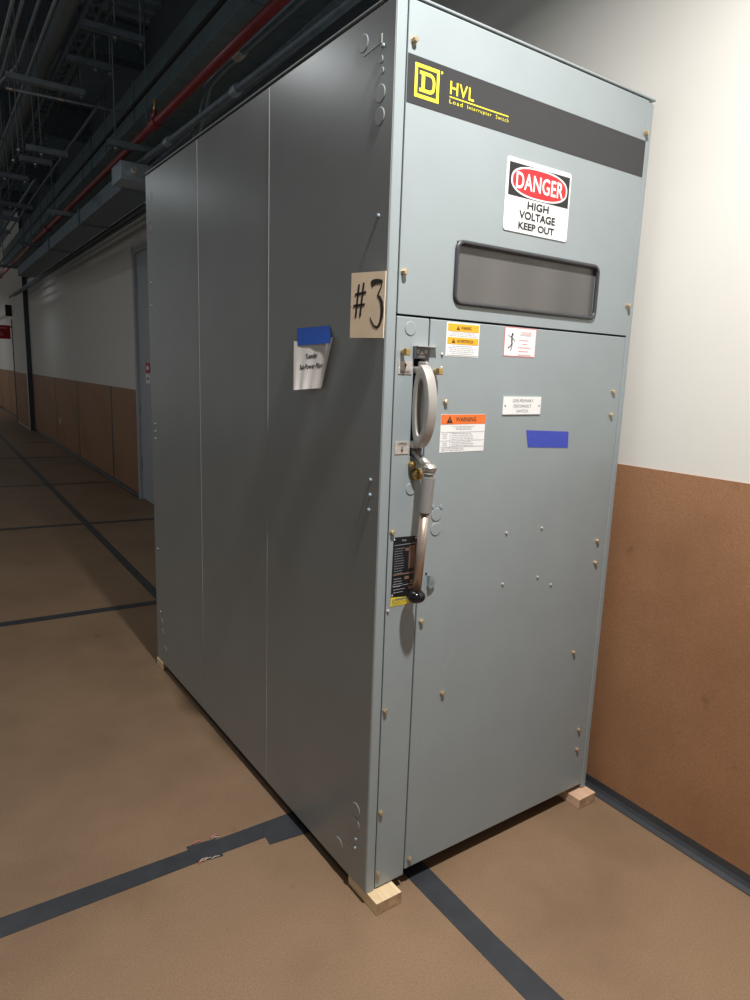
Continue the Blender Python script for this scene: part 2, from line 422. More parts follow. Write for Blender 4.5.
# --- plates CLOSED / OPEN
for word, zz, up in (('CLOSED', 1.4915, True), ('OPEN', 1.2915, False)):
    mb = MB(); mb.box(.0410, .0840, FY-.0015, FY, zz, zz+.032, 0); F = Face(mb, 'front', FY-.0015)
    if up:
        F.text(word, .0460, .0790, zz+.0030, zz+.0090, 1, .0); F.rect(.0618, .0640, zz+.012, zz+.022, 1)
        F.poly([(.0588, zz+.0205), (.0670, zz+.0205), (.0629, zz+.0290)], 1)
    else:
        F.text(word, .0500, .0760, zz+.0235, zz+.0295, 1, .0); F.rect(.0618, .0640, zz+.010, zz+.020, 1)
        F.poly([(.0588, zz+.0115), (.0670, zz+.0115), (.0629, zz+.0030)], 1)
    F.ell(.0438, zz+.016, .0016, .0016, 2); F.ell(.0812, zz+.016, .0016, .0016, 2)
    p = mb.build('position_plate', ['tin', 'black', 'white'], hp)

# --- labels on the door
def warn_tri(F, a, z, h, mi, mj):
    F.poly([(a-h*.55, z), (a+h*.55, z), (a, z+h)], mi, .001); F.rect(a-h*.05, a+h*.05, z+h*.28, z+h*.62, mj, .0013); F.rect(a-h*.05, a+h*.05, z+h*.1, z+h*.2, mj, .0013)
mb = MB(); F = Face(mb, 'front', FY-.0006); mb.box(.1915, .3065, FY-.0006, FY, 1.5415, 1.6275, 0)
F.rect(.1955, .3035, 1.6055, 1.6245, 1); F.rect(.1955, .3035, 1.5730, 1.5900, 1)
warn_tri(F, .230, 1.609, .011, 2, 1); F.text('WARNING', .240, .276, 1.6105, 1.6190, 2, .01, .001)
warn_tri(F, .216, 1.576, .011, 2, 1); F.text('ADVERTENCIA', .227, .286, 1.5770, 1.5850, 2, .01, .001)
F.lines(.198, .300, 1.592, 1.604, 3, 3, .3, center=True); F.lines(.198, .300, 1.547, 1.571, 5, 3, .3, center=True); F.rect(.196, .304, 1.5440, 1.5450, 4)
mb.build('warning_label', ['white', 'amber', 'black', 'greyink', 'midink'], door)
mb = MB(); F = Face(mb, 'front', FY-.0006); mb.box(.1880, .3480, FY-.0006, FY, 1.2900, 1.3910, 0)
F.rect(.1885, .3475, 1.3650, 1.3905, 1); warn_tri(F, .2180, 1.3680, .019, 2, 1); F.text('WARNING', .2400, .3130, 1.3715, 1.3835, 2, .0, .001)
F.lines(.230, .310, 1.3490, 1.3610, 3, 3, .35, center=True)
F.rect(.190, .346, 1.3435, 1.3445, 4); F.rect(.190, .346, 1.3205, 1.3215, 4); F.rect(.190, .346, 1.3035, 1.3045, 4); F.rect(.222, .223, 1.3045, 1.3435, 4)
F.lines(.196, .216, 1.326, 1.342, 3, 3, .3); F.lines(.228, .318, 1.323, 1.343, 4, 3, .3); F.lines(.196, .216, 1.306, 1.318, 2, 3, .3); F.lines(.228, .318, 1.305, 1.319, 3, 3, .3); F.lines(.194, .300, 1.2930, 1.3025, 2, 3, .3)
mb.build('warning_label', ['white', 'orange', 'black', 'greyink', 'greyink'], door)
mb = MB(); F = Face(mb, 'front', FY-.0006); mb.box(.3995, .5260, FY-.0006, FY, 1.5495, 1.6295, 1)
F.rect(.4020, .5235, 1.5520, 1.6270, 0)
F.text('DANGER', .4620, .5050, 1.6105, 1.6190, 1, .0, .001); F.rect(.4600, .5070, 1.6080, 1.6090, 1)
for i, w in enumerate((.055, .026, .060, .052, .058)):
    F.lines(.484-w/2, .484+w/2, 1.5985-i*.0100-.006, 1.5985-i*.0100, 1, 1, .32, .0012)
man = [([(.4130, 1.6080), (.4200, 1.6035), (.4280, 1.6020)], .0018), ([(.4280, 1.6070), (.4290, 1.5900), (.4310, 1.5830)], .0050), ([(.4290, 1.6000), (.4370, 1.5960), (.4400, 1.5900)], .0022),
       ([(.4300, 1.5850), (.4240, 1.5770), (.4150, 1.5720)], .0030), ([(.4310, 1.5850), (.4300, 1.5760), (.4260, 1.5660)], .0030)]
for P, w in man: F.stroke(P, w, 2, .001)
F.ell(.4305, 1.6100, .0034, .0038, 2, .001)
mb.build('shock_hazard_label', ['white', 'pink', 'black'], door)
mb = MB(); F = Face(mb, 'front', FY-.003); mb.box(.4110, .5650, FY-.003, FY-.0003, 1.3895, 1.4395, 0)
F.text('GPS PRIMARY', .4480, .5310, 1.4245, 1.4330, 2, -.008); F.text('DISCONNECT', .4520, .5240, 1.4095, 1.4180, 2, -.008); F.text('SWITCH', .4650, .5110, 1.3950, 1.4035, 2, -.008)
F.ell(.4185, 1.4140, .0026, .0030, 2); F.ell(.5575, 1.4140, .0026, .0030, 2)
mb.build('engraved_nameplate', ['white', 'greyink', 'midink'], door)
# rating plate and yellow label on the narrow panel
mb = MB(); mb.prism([(.0470, FY, .913), (.1230, FY, .9055), (.1255, FY, 1.0690), (.1185, FY, 1.0715), (.0530, FY, 1.0740), (.0485, FY, 1.0700)], (0, -.0015, 0), 0)
F = Face(mb, 'front', FY-.0015)
F.lines(.0530, .0870, .972, 1.046, 11, 2, .13); F.text('HVL', .076, .090, 1.0610, 1.0660, 2, .0); F.rect(.052, .122, 1.0520, 1.0530, 2)
F.rect(.1000, .1210, .985, 1.046, 1)
for i in range(12): F.rect(.1015, .1200, .9875+i*.0048, .9885+i*.0048, 0, .0009)
F.rect(.0870, .1010, 1.0340, 1.0420, 1); F.rect(.0500, .1210, .9700, .9740, 1)
F.rect(.0880, .1050, .9560, .9640, 1); F.rect(.1060, .1200, .9440, .9520, 1); F.lines(.0530, .0830, .936, .964, 4, 2, .2); F.rect(.0500, .1210, .9405, .9415, 2)
F.rect(.1020, .1200, .9270, .9350, 1); F.lines(.0530, .0970, .919, .935, 2, 2, .2)
for a, b in ((.0505, 1.0690), (.1215, 1.0665), (.0500, .9170)): F.ell(a, b, .0022, .0022, 3)
mb.build('rating_plate', ['plate', 'bronze_ink', 'greyink', 'white'], hp)
mb = MB(); mb.prism([(.0470, FY, .8855), (.1080, FY, .8850), (.1150, FY, .9055), (.0470, FY, .9120)], (0, -.0008, 0), 0); F = Face(mb, 'front', FY-.0008)
warn_tri(F, .0545, .9010, .006, 1, 0); F.rect(.0600, .1050, .9010, .9055, 1); F.lines(.051, .106, .888, .899, 3, 1, .3)
mb.build('yellow_label', ['yellow_label', 'midink'], hp)

# --- bolts, studs and knock-outs
def bolt(x, y, z, ax, r, name='bolt', m='zincbolt', hgt=.009, par=None):
    mb = MB(); mb.lathe((x, y, z), ax, [(0, r*1.25), (.0012, r*1.25)], 14); mb.lathe((x, y, z), ax, [(.0010, r), (hgt*.85, r), (hgt, r*.8)], 6)
    mb.build(name, m, par or cab)
for x, z in ((.048, 2.238), (.935, 2.230), (.0455, 1.733), (.931, 1.726)): bolt(x, 0, z, (0,-1,0), .0075, hgt=.012, par=top)
for x, z in ((.043, 1.089), (.0425, .590), (.0415, .281), (.0400, .087), (.154, .826), (.154, .087), (.246, .590), (.827, .588), (.895, .968), (.896, .893), (.895, .284), (.896, .208), (.901, 1.459), (.901, 1.385), (.200, 1.424)):
    bolt(x, FY, z, (0,-1,0), .0066, hgt=.008, par=door if x > .134 else hp)
def stud(x, z): 
    mb = MB(); mb.lathe((x, FY, z), (0,-1,0), [(0, .0042), (.0025, .0040), (.0042, .0022)], 10); mb.build('stud', 'tin', door if x > .134 else hp)
for x, z in ((.463, 1.042), (.616, 1.041), (.615, .884), (.681, .849), (.462, .885), (.180, 1.545), (.180, 1.511), (.039, .876)): stud(x, z)
def knock(kind, a, z, r, d, w=.0011):
    pr_ = [(-.0002, r), (.0012, r), (.0019, r*.93), (.0019, r*.9)]
    mb = MB(); mb.lathe((a, d, z) if kind == 'front' else (d, a, z), (0,-1,0) if kind == 'front' else (-1,0,0), pr_, 28)
    for k in range(len(mb.sm)): mb.sm[k] = False
    mb.build('knockout', 'paint' if kind == 'front' else 'paint_side', cab if kind == 'side' else (door if a > .134 else hp))
for x, z, r in ((.0745, 1.603, .0170), (.189, 1.122, .0180), (.190, 1.082, .0180), (.1790, 1.1435, .0055), (.2050, 1.1425, .0055), (.098, 1.199, .016)): knock('front', x, z, r, FY)
SX = -.0015
for y, z, r in ((.132, 2.262, .020), (.055, 2.131, .020), (.055, 2.082, .020), (.056, 2.203, .0085), (.0505, 2.178, .0075), (.061, .270, .021), (.061, .225, .021), (.145, .106, .021),
                (1.838, 2.130, .022), (1.838, 2.085, .022), (1.806, .250, .02), (1.806, .20, .02), (1.76, .12, .02)): knock('side', y, z, r, SX)
for y, z in ((.0490, 2.230), (.046, 1.861), (.042, 1.222), (.042, 1.183), (.045, 1.143), (1.836, 1.858), (1.836, 1.756), (1.83, 1.222), (1.83, 1.188), (1.83, 1.154), (1.838, .616), (.055, .180), (.058, .150), (1.82, .30)):
    mb = MB(); mb.lathe((SX, y, z), (-1,0,0), [(0, .0055), (.003, .0052), (.005, .003)], 12); mb.build('side_screw', 'zinc', cab)
# raised corner seams on the side panel
mb = MB(); mb.box(SX-.0016, SX, .0560, .1300, 2.2385, 2.2405); mb.box(SX-.0016, SX, .0545, .0565, 2.2385, 2.258)
for p in mb.v[:8]: pass
mb.v = [(x, y, z-(.0 if y < .1 else .006)) for x, y, z in mb.v]
mb.build('corner_seam', 'scratch', cab)
mb = MB(); F = Face(mb, 'side', SX); F.stroke([(.131, .130), (.066, .128)], .003, 0, .0008); mb.build('corner_seam', 'scratch', cab)
mb = MB(); F = Face(mb, 'side', SX); F.stroke([(1.835, 2.19), (1.80, 2.20), (1.795, 2.235)], .004, 0, .0008); mb.build('corner_seam', 'scratch', cab)
# scratches on the door
for P in ([(.245, .66), (.268, .70), (.285, .735)], [(.238, .585), (.252, .545)], [(.640, .66), (.641, .72)], [(.590, .672), (.618, .672)], [(.175, .49), (.190, .445), (.196, .43)]):
    mb = MB(); F = Face(mb, 'front', FY); F.stroke(P, .0010, 0, .0003); mb.build('scratch', 'scratch', door)
# small hasp tab beside the lever
mb = MB(); mb.box(.1680, .1710, -.010, FY, .9220, .9560, 0); mb.prism([(.168, -.008, .956), (.190, -.008, .946), (.193, -.008, .932), (.184, -.008, .920), (.171, -.008, .918)], (0, .002, 0), 0)
F = Face(mb, 'front', -.0082); F.ell(.1795, .9350, .0048, .0055, 1)
mb.build('hasp_tab', ['zinc', 'midink'], door)
mb = MB(); mb.lathe((.1640, FY, .9600), (0,-1,0), [(0, .0035), (.001, .0034)], 10); mb.build('hasp_hole', 'black', door)

# ================================================================== PAPERS AND TAPE ON THE CABINET
# number card "#3"
cardz0, cardz1 = 1.5795, 1.7345
mb = MB(); xs = -.0045
mb.prism([(xs, .1560, cardz0+.0015), (xs, .0030, cardz0), (xs, .0015, cardz1), (xs, .1550, cardz1+.003)], (-.0022, 0, 0), 0)
F = Face(mb, 'side', xs-.0022)
F.stroke([(.1175, 1.7090), (.1300, 1.6300)], .0080, 1); F.stroke([(.0960, 1.7120), (.1100, 1.6310)], .0080, 1)
F.stroke([(.1360, 1.6850), (.0840, 1.6890)], .0064, 1); F.stroke([(.1420, 1.6580), (.0890, 1.6600)], .0064, 1)
P = [(.0130, 1.7120), (.0190, 1.6980), (.0270, 1.6870), (.0330, 1.6800), (.0240, 1.6750), (.0150, 1.6640), (.0110, 1.6470), (.0120, 1.6300), (.0190, 1.6130), (.0310, 1.6045), (.0450, 1.6080), (.0570, 1.6190), (.0640, 1.6290)]
F.stroke([(.0620, 1.7060), (.0520, 1.7110), (.0360, 1.7120), (.0130, 1.7110)], [.016, .014, .012, .008], 1)
F.stroke(P, [.004, .005, .0055, .006, .009, .011, .0125, .0120, .0090, .0065, .0055, .0050, .003], 1)
for a, b in ((.1510, 1.6620), (.0060, 1.6680)): F.ell(a, b, .0026, .0026, 2)
mb.v = [(x-y*.15, y*.74-.001, z-.004) for x, y, z in mb.v]
tag(mb.build('number_card', ['card', 'card_ink', 'white']), 'tan card with black #3 fixed to the cabinet side by its front corner', 'sign')

# hanging paper note and its blue tape
pr = empty('paper_note', (-.004, .37, 1.436))
tag(pr, 'white paper note curling out from under blue tape on the cabinet side', 'paper')
NU, NV = 14, 12
TL, TR, BL, BR = Vector((.463, 1.5765)), Vector((.225, 1.5823)), Vector((.392, 1.4350)), Vector((.284, 1.4455))
def pp(u, v, e=0.):
    a = TL.lerp(TR, u).lerp(BL.lerp(BR, u), v)
    off = .003 + v*(.008+.030*(1-u)) + .006*math.sin(PI*u)*v + .0022*math.sin(u*19)*v + .010*max(0, u-.85)/.15*(1-v)
    return (-off-e, a.x, a.y)
mb = MB(); vs = [pp(i/NU, j/NV) for j in range(NV+1) for i in range(NU+1)]
fs = [(j*(NU+1)+i, j*(NU+1)+i+1, (j+1)*(NU+1)+i+1, (j+1)*(NU+1)+i) for j in range(NV) for i in range(NU)]
mb.add(vs, fs, 0, True); mb.add([(x+.0006, y, z) for x, y, z in vs], fs, 0, True)
def ptext(body, u0, u1, v0, v1, tilt):
    P, Fc = text_geo(body, .022); mb.add([pp(u0+(u1-u0)*x, v1+(v0-v1)*y+tilt*x, .0008) for x, y in P], Fc, 1)
ptext('Tuesday', .36, .67, .29, .42, -.02); ptext('Sub-Power Plan', .21, .86, .50, .60, -.02)
mb.build('sheet', ['paper', 'card_ink'], pr)
mb = MB(); P = [(.4520, 1.6160), (.2700, 1.6220), (.2690, 1.5850), (.2720, 1.5610), (.4380, 1.5660), (.4400, 1.5830)]
q = [(-.0022, .4460, 1.6125), (-.0022, .2610, 1.6140), pp(.10, .0, .0007), pp(.93, .0, .0007), pp(.12, .10, .0007), pp(.94, .11, .0007)]
mb.add(q, [(0,1,3,2), (2,3,5,4)], 0, True); mb.add([(x-.0004, y, z) for x, y, z in q], [(0,1,3,2), (2,3,5,4)], 0, True)
mb.build('tape', 'bluetape', pr)
# blue tape strip on the door
mb = MB(); mb.prism([(.5255, FY-.0002, 1.2965), (.5290, FY-.0002, 1.2930), (.7055, FY-.0002, 1.2855), (.7020, FY-.0002, 1.3355), (.5150, FY-.0002, 1.3435), (.5200, FY-.0002, 1.3180)], (0, -.0006, 0))
tag(mb.build('blue_tape', 'bluetape2'), 'short strip of royal blue tape stuck on the cabinet door', 'tape')

# ================================================================== WOOD BLOCKS UNDER THE CABINET
def block(name, x0, x1, y0, y1, z1, label, m):
    mb = MB(); mb.box(x0, x1, y0, y1, .0005, z1)
    for i, f in enumerate(mb.f):
        if i in (2, 4): mb.m[i] = 1
    tag(mb.build(name, [m, 'woodend'], bevel=.0015), label, 'wood block', 'wood blocks under the cabinet')
block('wood_block', .006, .094, -.046, .100, .0372, 'pale wood block under the cabinet corner nearest the camera', 'wood')
block('wood_block', .882, .970, -.042, .130, .0372, 'pinkish wood block under the cabinet corner by the wall', 'woodpink')
block('wood_block', -.006, .082, 1.800, 1.890, .0372, 'small wood block under the far left corner of the cabinet', 'wood')

# ================================================================== THE CORRIDOR (frame b: u from wall, v along, z up)
B = 'b'
mb = MB(); mb.box(-7.5, .2, -4.5, 26, -.10, 0); struct(mb.build('floor', 'floor', frame=B))
DV0, DV1, DZ = 4.75, 6.34, 2.70
R2, R3 = 17.45, 18.28
mb = MB(); mb.box(0, .15, -4.5, DV0, 0, 4.6); mb.box(0, .15, DV1, R2, 0, 4.6); mb.box(0, .15, DV0, DV1, DZ, 4.6); mb.box(.05, .15, R3, 24.2, 0, 4.6); mb.box(0, .15, R2, R3, 2.5, 4.6); mb.box(.6, .7, R2, R3, 0, 4.6)
struct(mb.build('wall_right', 'wall', frame=B))
mb = MB(); mb.box(-.012, -.0005, -4.5, 14.9, 3.16, 4.59); struct(mb.build('wall_right_upper_shade', 'block', frame=B))  # added dark sheet: shade on the upper wall put into its colour
mb = MB(); mb.box(-7.5, .2, 24.2, 24.35, 0, 4.6); struct(mb.build('wall_end', 'wall', frame=B))
# fluted steel deck overhead
mb = MB(); prof = []; v = -4.5
vs = []; fs = []
k = 0
while v < 24.5:
    for dv, z in ((0, 4.60), (.05, 4.60), (.08, 4.54), (.15, 4.54)):
        vs += [(-7.5, v+dv, z), (.2, v+dv, z)]; k += 1
    v += .18
fs = [(2*i, 2*i+1, 2*i+3, 2*i+2) for i in range(k-1)]
mb.add(vs, fs); mb.box(-7.5, .2, -4.5, 24.5, 4.61, 4.70)
struct(mb.build('ceiling', 'deck', frame=B))

# baseboard tape/vinyl along the wall foot: cove profile
def cove(v0, v1, s=1.):
    mb = MB(); P = [(0, 0), (-.030*s, 0), (-.031*s, .003), (-.014*s, .010), (-.007*s, .022), (-.005*s, .046*s), (0, .046*s)]
    mb.prism([(a, v0, z+.0005) for a, z in P], (0, v1-v0, 0)); return mb
struct(cove(-.600, DV0-.06).build('baseboard_right', 'base', frame=B))
mb = cove(-4.4, -.602); mb.v = [(u*1.25, v, z*1.15) for u, v, z in mb.v]; struct(mb.build('baseboard_right', 'base', frame=B))
struct(cove(DV1+.01, 14.98, 1.).build('baseboard_right', 'base', frame=B))
mb = cove(18.3, 24.1, 1.); mb.v = [(u+.05, v, z) for u, v, z in mb.v]; struct(mb.build('baseboard_right', 'base', frame=B))

# protective hardboard sheets on the wall foot
def board(v0, v1, label, tape=True, u=0.):
    r = empty('wall_board', (u, (v0+v1)/2, .0), B)
    tag(r, label, 'wall board', 'hardboard sheets along the wall')
    MB().box(u-.0045, u, v0+.002, v1-.002, .047, 1.215).build('sheet', 'board', r)
    if tape: MB().box(u-.0055, u-.0046, v1-.035, v1+.028, .047, 1.214).build('seam_tape', 'base', r)
board(-1.47, 2.20, 'large brown hardboard sheet on the wall right of the cabinet front', False)
board(2.20, DV0-.08, 'brown hardboard sheet on the wall behind the cabinet', False)
board(DV1+.02, 7.62, 'first brown hardboard sheet beyond the cabinet, next to the grey door')
board(7.62, 9.90, 'second brown hardboard sheet beyond the cabinet along the dim wall')
board(9.90, 11.98, 'third brown hardboard sheet beyond the cabinet along the dim wall')
board(11.98, 14.95, 'farthest brown hardboard sheet before the pale wall pier', False)
board(18.30, 20.3, 'brown hardboard sheet just past the dark doorway', True, .05)
board(20.33, 23.6, 'last brown hardboard sheet at the end of the corridor', False, .05)

# grey door in its frame beyond the cabinet
d1 = empty('door_1', (0, (DV0+DV1)/2, 0), B); struct(d1)
mb = MB(); mb.box(-.022, .10, DV1-.06, DV1+.0, 0, DZ+.0); mb.box(-.022, .10, DV0, DV0+.06, 0, DZ); mb.box(-.022, .10, DV0, DV1, DZ-.06, DZ+.0); mb.build('door_frame', 'doorpaint', d1, bevel=.004)
MB().box(.01, .055, DV0+.06, DV1-.06, .01, DZ-.06).build('door_leaf', 'doorpaint', d1, bevel=.003)
for z in (.35, .95, 2.3): MB().box(-.004, .012, DV1-.085, DV1-.055, z, z+.13).build('hinge', 'zinc', d1)
mb = MB(); mb.box(.006, .010, 5.86, 6.02, 1.41, 1.51, 0); mb.box(.006, .010, 5.86, 6.02, 1.30, 1.40, 1); mb.box(.0055, .006, 5.89, 5.99, 1.44, 1.48, 1); mb.box(.0055, .006, 5.89, 5.99, 1.34, 1.36, 2)
mb.build('door_sign', ['red', 'white', 'midink'], d1)
MB().box(-.012, .0, 6.345, 6.40, 2.50, 2.72).build('door_closer_box', 'doorpaint', d1)
# pale pier, dark doorway recess, signs at the far end
mb = MB(); mb.box(-.085, .0, 15.05, 17.40, 0, 4.6); struct(mb.build('trim_1', 'wall', frame=B))
mb = MB(); mb.box(-.09, -.005, 14.99, 15.045, 0, 4.5); struct(mb.build('pier_shade_panel', 'door_pier_shade', frame=B))  # added dark panel standing in for shade on the pier's near face
r = empty('wall_board', (-.085, 16.2, 0), B); tag(r, 'narrow brown hardboard sheet wrapping the pale wall pier', 'wall board', 'hardboard sheets along the wall')
MB().box(-.0895, -.0852, 15.12, 17.39, .02, 1.215).build('sheet', 'board', r)
mb = MB(); mb.box(-.097, -.0905, 15.0, 15.11, .01, 1.26); tag(mb.build('corner_guard', 'steel', frame=B), 'pale metal corner guard on the lower edge of the wall pier', 'corner guard')
d2 = empty('door_2', (.3, 17.5, 0), B); struct(d2)
mb = MB(); mb.box(.28, .33, R2+.03, R3-.03, .01, 2.46); mb.build('door_leaf', 'door_pier_shade', d2)
mb = MB(); mb.box(-.02, .34, R3-.04, R3, 0, 2.5); mb.box(-.02, .34, R2, R2+.04, 0, 2.5); mb.build('door_frame', 'door_pier_shade', d2)
r = empty('red_sign', (-.1, 18.6, 2.2), B); tag(r, 'small red sign projecting from the wall at the far end of the corridor', 'sign')
MB().box(-.47, -.02, 18.55, 18.58, 2.02, 2.36).build('panel', 'red', r); mb = MB(); F = Face(mb, 'front', 18.549); F.poly([(-.30, 2.10), (-.18, 2.10), (-.24, 2.22)], 0); F.rect(-.40, -.10, 2.27, 2.31, 0); mb.build('print', 'pink', r)
MB().box(-.03, .06, 18.555, 18.575, 2.30, 2.34).build('bracket', 'blackiron', r)
mb = MB(); mb.box(-.22, -.02, 17.3, 17.34, 2.52, 2.78); tag(mb.build('dark_sign', 'blackiron', frame=B), 'small dark sign box above the doorway beyond the wall pier', 'sign')
r = empty('outlet_plate', (-.005, 11.6, .44), B); tag(r, 'small pale wall outlet in the brown hardboard beyond the cabinet', 'outlet')
MB().box(-.012, -.0055, 11.56, 11.64, .41, .52).build('cover', 'white', r); 
for z in (.425, .475): MB().box(-.0135, -.0121, 11.585, 11.615, z, z+.03).build('socket', 'midink', r)

# ------------------------------------------------------------------ floor tape
def strip(P, label, z=.0008, w=None, group='black tape strips over the floor seams', m='floortape'):
    mb = MB(); mb.prism([(a, b, z) for a, b in P], (0, 0, .0007)); o = mb.build('floor_tape', m, frame=B); tag(o, label, 'floor tape', group); return o
strip([(-4.2, .34), (-1.90, .378), (-1.40, .384), (-1.02, .384), (-.88, .372), (-.88, .456), (-1.40, .452), (-1.90, .452), (-4.2, .42)], 'wide black floor tape running left from the front of the cabinet side')
strip([(-1.155, .345), (-.90, .322), (-.90, .40), (-1.150, .420)], 'short overlapping black tape piece beside the cabinet foot', .0017)
r = empty('tape_wrinkle', (-1.33, .425, .0016), B); tag(r, 'torn wrinkled tape patch on the wide floor tape left of the cabinet', 'tape scrap')
mb = MB(); mb.prism([(-1.385, .385, .0017), (-1.30, .372, .0017), (-1.292, .458, .0017), (-1.385, .468, .0017)], (0,0,.0008), 0); mb.build('patch', 'floortape', r)
for i in range(7):
    mb = MB(); a = -1.38+random.random()*.08; b = random.choice((.378, .462))+random.uniform(-.006, .006)
    mb.tube([(a, b, .0035), (a+.012, b+.004, .0055), (a+.028, b+random.uniform(-.008, .008), .0035)], .0016, 6); mb.build('shred', 'pink' if i % 3 == 0 else 'tin', r)
strip([(-.865, .30), (-.780, .30), (-.782, -.30), (-.772, -.52), (-.765, -2.5), (-.845, -2.5), (-.852, -.48), (-.856, -.25)], 'black floor tape running from under the cabinet front toward the camera')
strip([(-.815, 2.74), (-.755, 2.74), (-.735, 14.5), (-.725, 23.9), (-.795, 23.9), (-.805, 14.5)], 'long black floor tape running down the dim corridor beyond the cabinet')
for v0, dv, u1, lab in ((2.795, -.05, -.80, 'black floor tape crossing just behind the far cabinet corner'), (5.25, -.16, -.06, 'second black cross tape on the corridor floor beyond the cabinet'),
                        (7.63, -.16, -.06, 'third black cross tape on the corridor floor beyond the cabinet'), (10.3, -.12, -.06, 'fourth black cross tape on the corridor floor beyond the cabinet'), (12.5, 0, -.06, 'farthest black cross tape on the corridor floor')):
    strip([(-5.5, v0-dv*2.5-.035), (u1, v0-.035+dv*.3), (u1, v0+.035+dv*.3), (-5.5, v0-dv*2.5+.035)], lab, .0016)

# ------------------------------------------------------------------ overhead services
def pipe(name, P, r, m, label, cat, group=None, joints=(), jm=None):
    root = empty(name, P[0], B); tag(root, label, cat, group)
    MB().tube(P, r, 14).build('pipe', m, root)
    for q, d, l in joints:
        q = Vector(q); d = Vector(d).normalized(); MB().lathe(q-d*l/2, d, [(0, r*1.35), (l*.2, r*1.45), (l*.8, r*1.45), (l, r*1.35)], 14).build('coupling', jm or m, root)
    return root
RZ = 3.0; RU = -.620
rp = pipe('sprinkler_pipe', [(RU+.01, .5, RZ), (RU, 3.3, RZ), (RU-.025, 9, RZ), (RU-.03, 24, RZ)], .026, 'redpipe', 'red sprinkler pipe running overhead along the corridor', 'pipe', None,
          [((RU, 3.28, RZ), (0,1,0), .12), ((RU-.02, 7.6, RZ), (0,1,0), .12), ((RU-.028, 13.2, RZ), (0,1,0), .14)])
mb = MB(); mb.lathe((RU, 3.28, RZ+.02), (0,0,1), [(0, .028), (.03, .028), (.032, .014), (.06, .014)], 12); mb.build('tee_outlet', 'redpipe', rp)
mb = MB(); mb.lathe((RU, 3.28, RZ+.08), (0,0,1), [(0, .012), (.015, .012), (.016, .005), (.05, .005), (.051, .022), (.055, .022)], 12); mb.build('sprinkler_head', 'brass', rp)
BV = (0, 1, 0)
pipe('conduit', [(-.50, .6, 3.05), (-.50, 1.0, 3.05), (-.515, 2.35, 3.06), (-.53, 2.55, 3.03), (-.50, 2.75, 2.93), (-.42, 3.2, 2.83), (-.38, 3.77, 2.81)], .022, 'bluepipe', 'blue-grey steel conduit beside the red pipe with a downward bend', 'pipe', None, [((-.512, 2.15, 3.06), BV, .09)], 'silver')
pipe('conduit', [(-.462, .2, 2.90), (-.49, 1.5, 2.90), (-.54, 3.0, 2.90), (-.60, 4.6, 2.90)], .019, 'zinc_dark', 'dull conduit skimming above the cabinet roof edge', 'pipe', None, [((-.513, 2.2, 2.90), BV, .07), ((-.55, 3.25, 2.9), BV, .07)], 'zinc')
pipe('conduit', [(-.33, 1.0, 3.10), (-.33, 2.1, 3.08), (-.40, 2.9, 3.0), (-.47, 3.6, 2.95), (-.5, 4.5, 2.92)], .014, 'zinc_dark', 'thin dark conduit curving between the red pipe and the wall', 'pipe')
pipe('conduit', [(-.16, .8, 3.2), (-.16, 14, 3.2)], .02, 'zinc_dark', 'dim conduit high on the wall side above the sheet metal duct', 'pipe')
# flat duct high up and a lower wireway
def duct(name, u0, u1, v0, v1, z0, z1, label, m, seams, cat='duct'):
    r = empty(name, ((u0+u1)/2, v0, z0), B); tag(r, label, cat)
    MB().box(u0, u1, v0, v1, z0, z1).build('casing', m, r, bevel=.004)
    for s in seams: MB().box(u0-.012, u1+.012, s, s+.03, z0-.012, z1+.012).build('flange', m, r)
    return r
duct('air_duct', -.45, -.06, 1.0, 14.6, 3.34, 3.625, 'long rectangular air duct high overhead left of the red pipe', 'duct', (2.2, 4.4, 6.0, 8.2, 10.4))
duct('wireway', -.66, -.42, 4.05, 10.5, 2.745, 2.865, 'flat grey wireway box above the wall just beyond the cabinet', 'zinc_dark', (5.6, 7.4), 'cable tray')
wr = bpy.data.objects['wireway']
for v in (5.0, 8.8): MB().tube([(-.54, v, 2.86), (-.54, v, 4.608)], .005, 8).build('hanger_rod', 'zinc_dark', wr)
r = empty('junction_box', (-.52, 3.80, 2.79), B); tag(r, 'grey junction box at the near end of the flat wireway', 'junction box')
MB().box(-.72, -.30, 3.78, 4.05, 2.76, 2.88).build('box', 'zinc', r, bevel=.004); MB().box(-.70, -.32, 3.772, 3.779, 2.775, 2.865).build('cover', 'zinc', r)
MB().lathe((-.64, 3.772, 2.82), (0,-1,0), [(0, .022), (.03, .022), (.032, .014), (.06, .014)], 12).build('connector', 'steel', r)
for i, (u, z, rr) in enumerate(((-.34, 2.78, .020), (-.25, 2.81, .014), (-.16, 2.87, .016), (-.08, 2.94, .012))):
    pipe('conduit', [(u, 4.6, z), (u, 15, z)], rr, 'zinc_dark', ('lowest and fattest', 'second lowest', 'second highest', 'topmost')[i]+' dim conduit of the bundle along the wall head beyond the cabinet', 'pipe', 'conduits along the wall head')
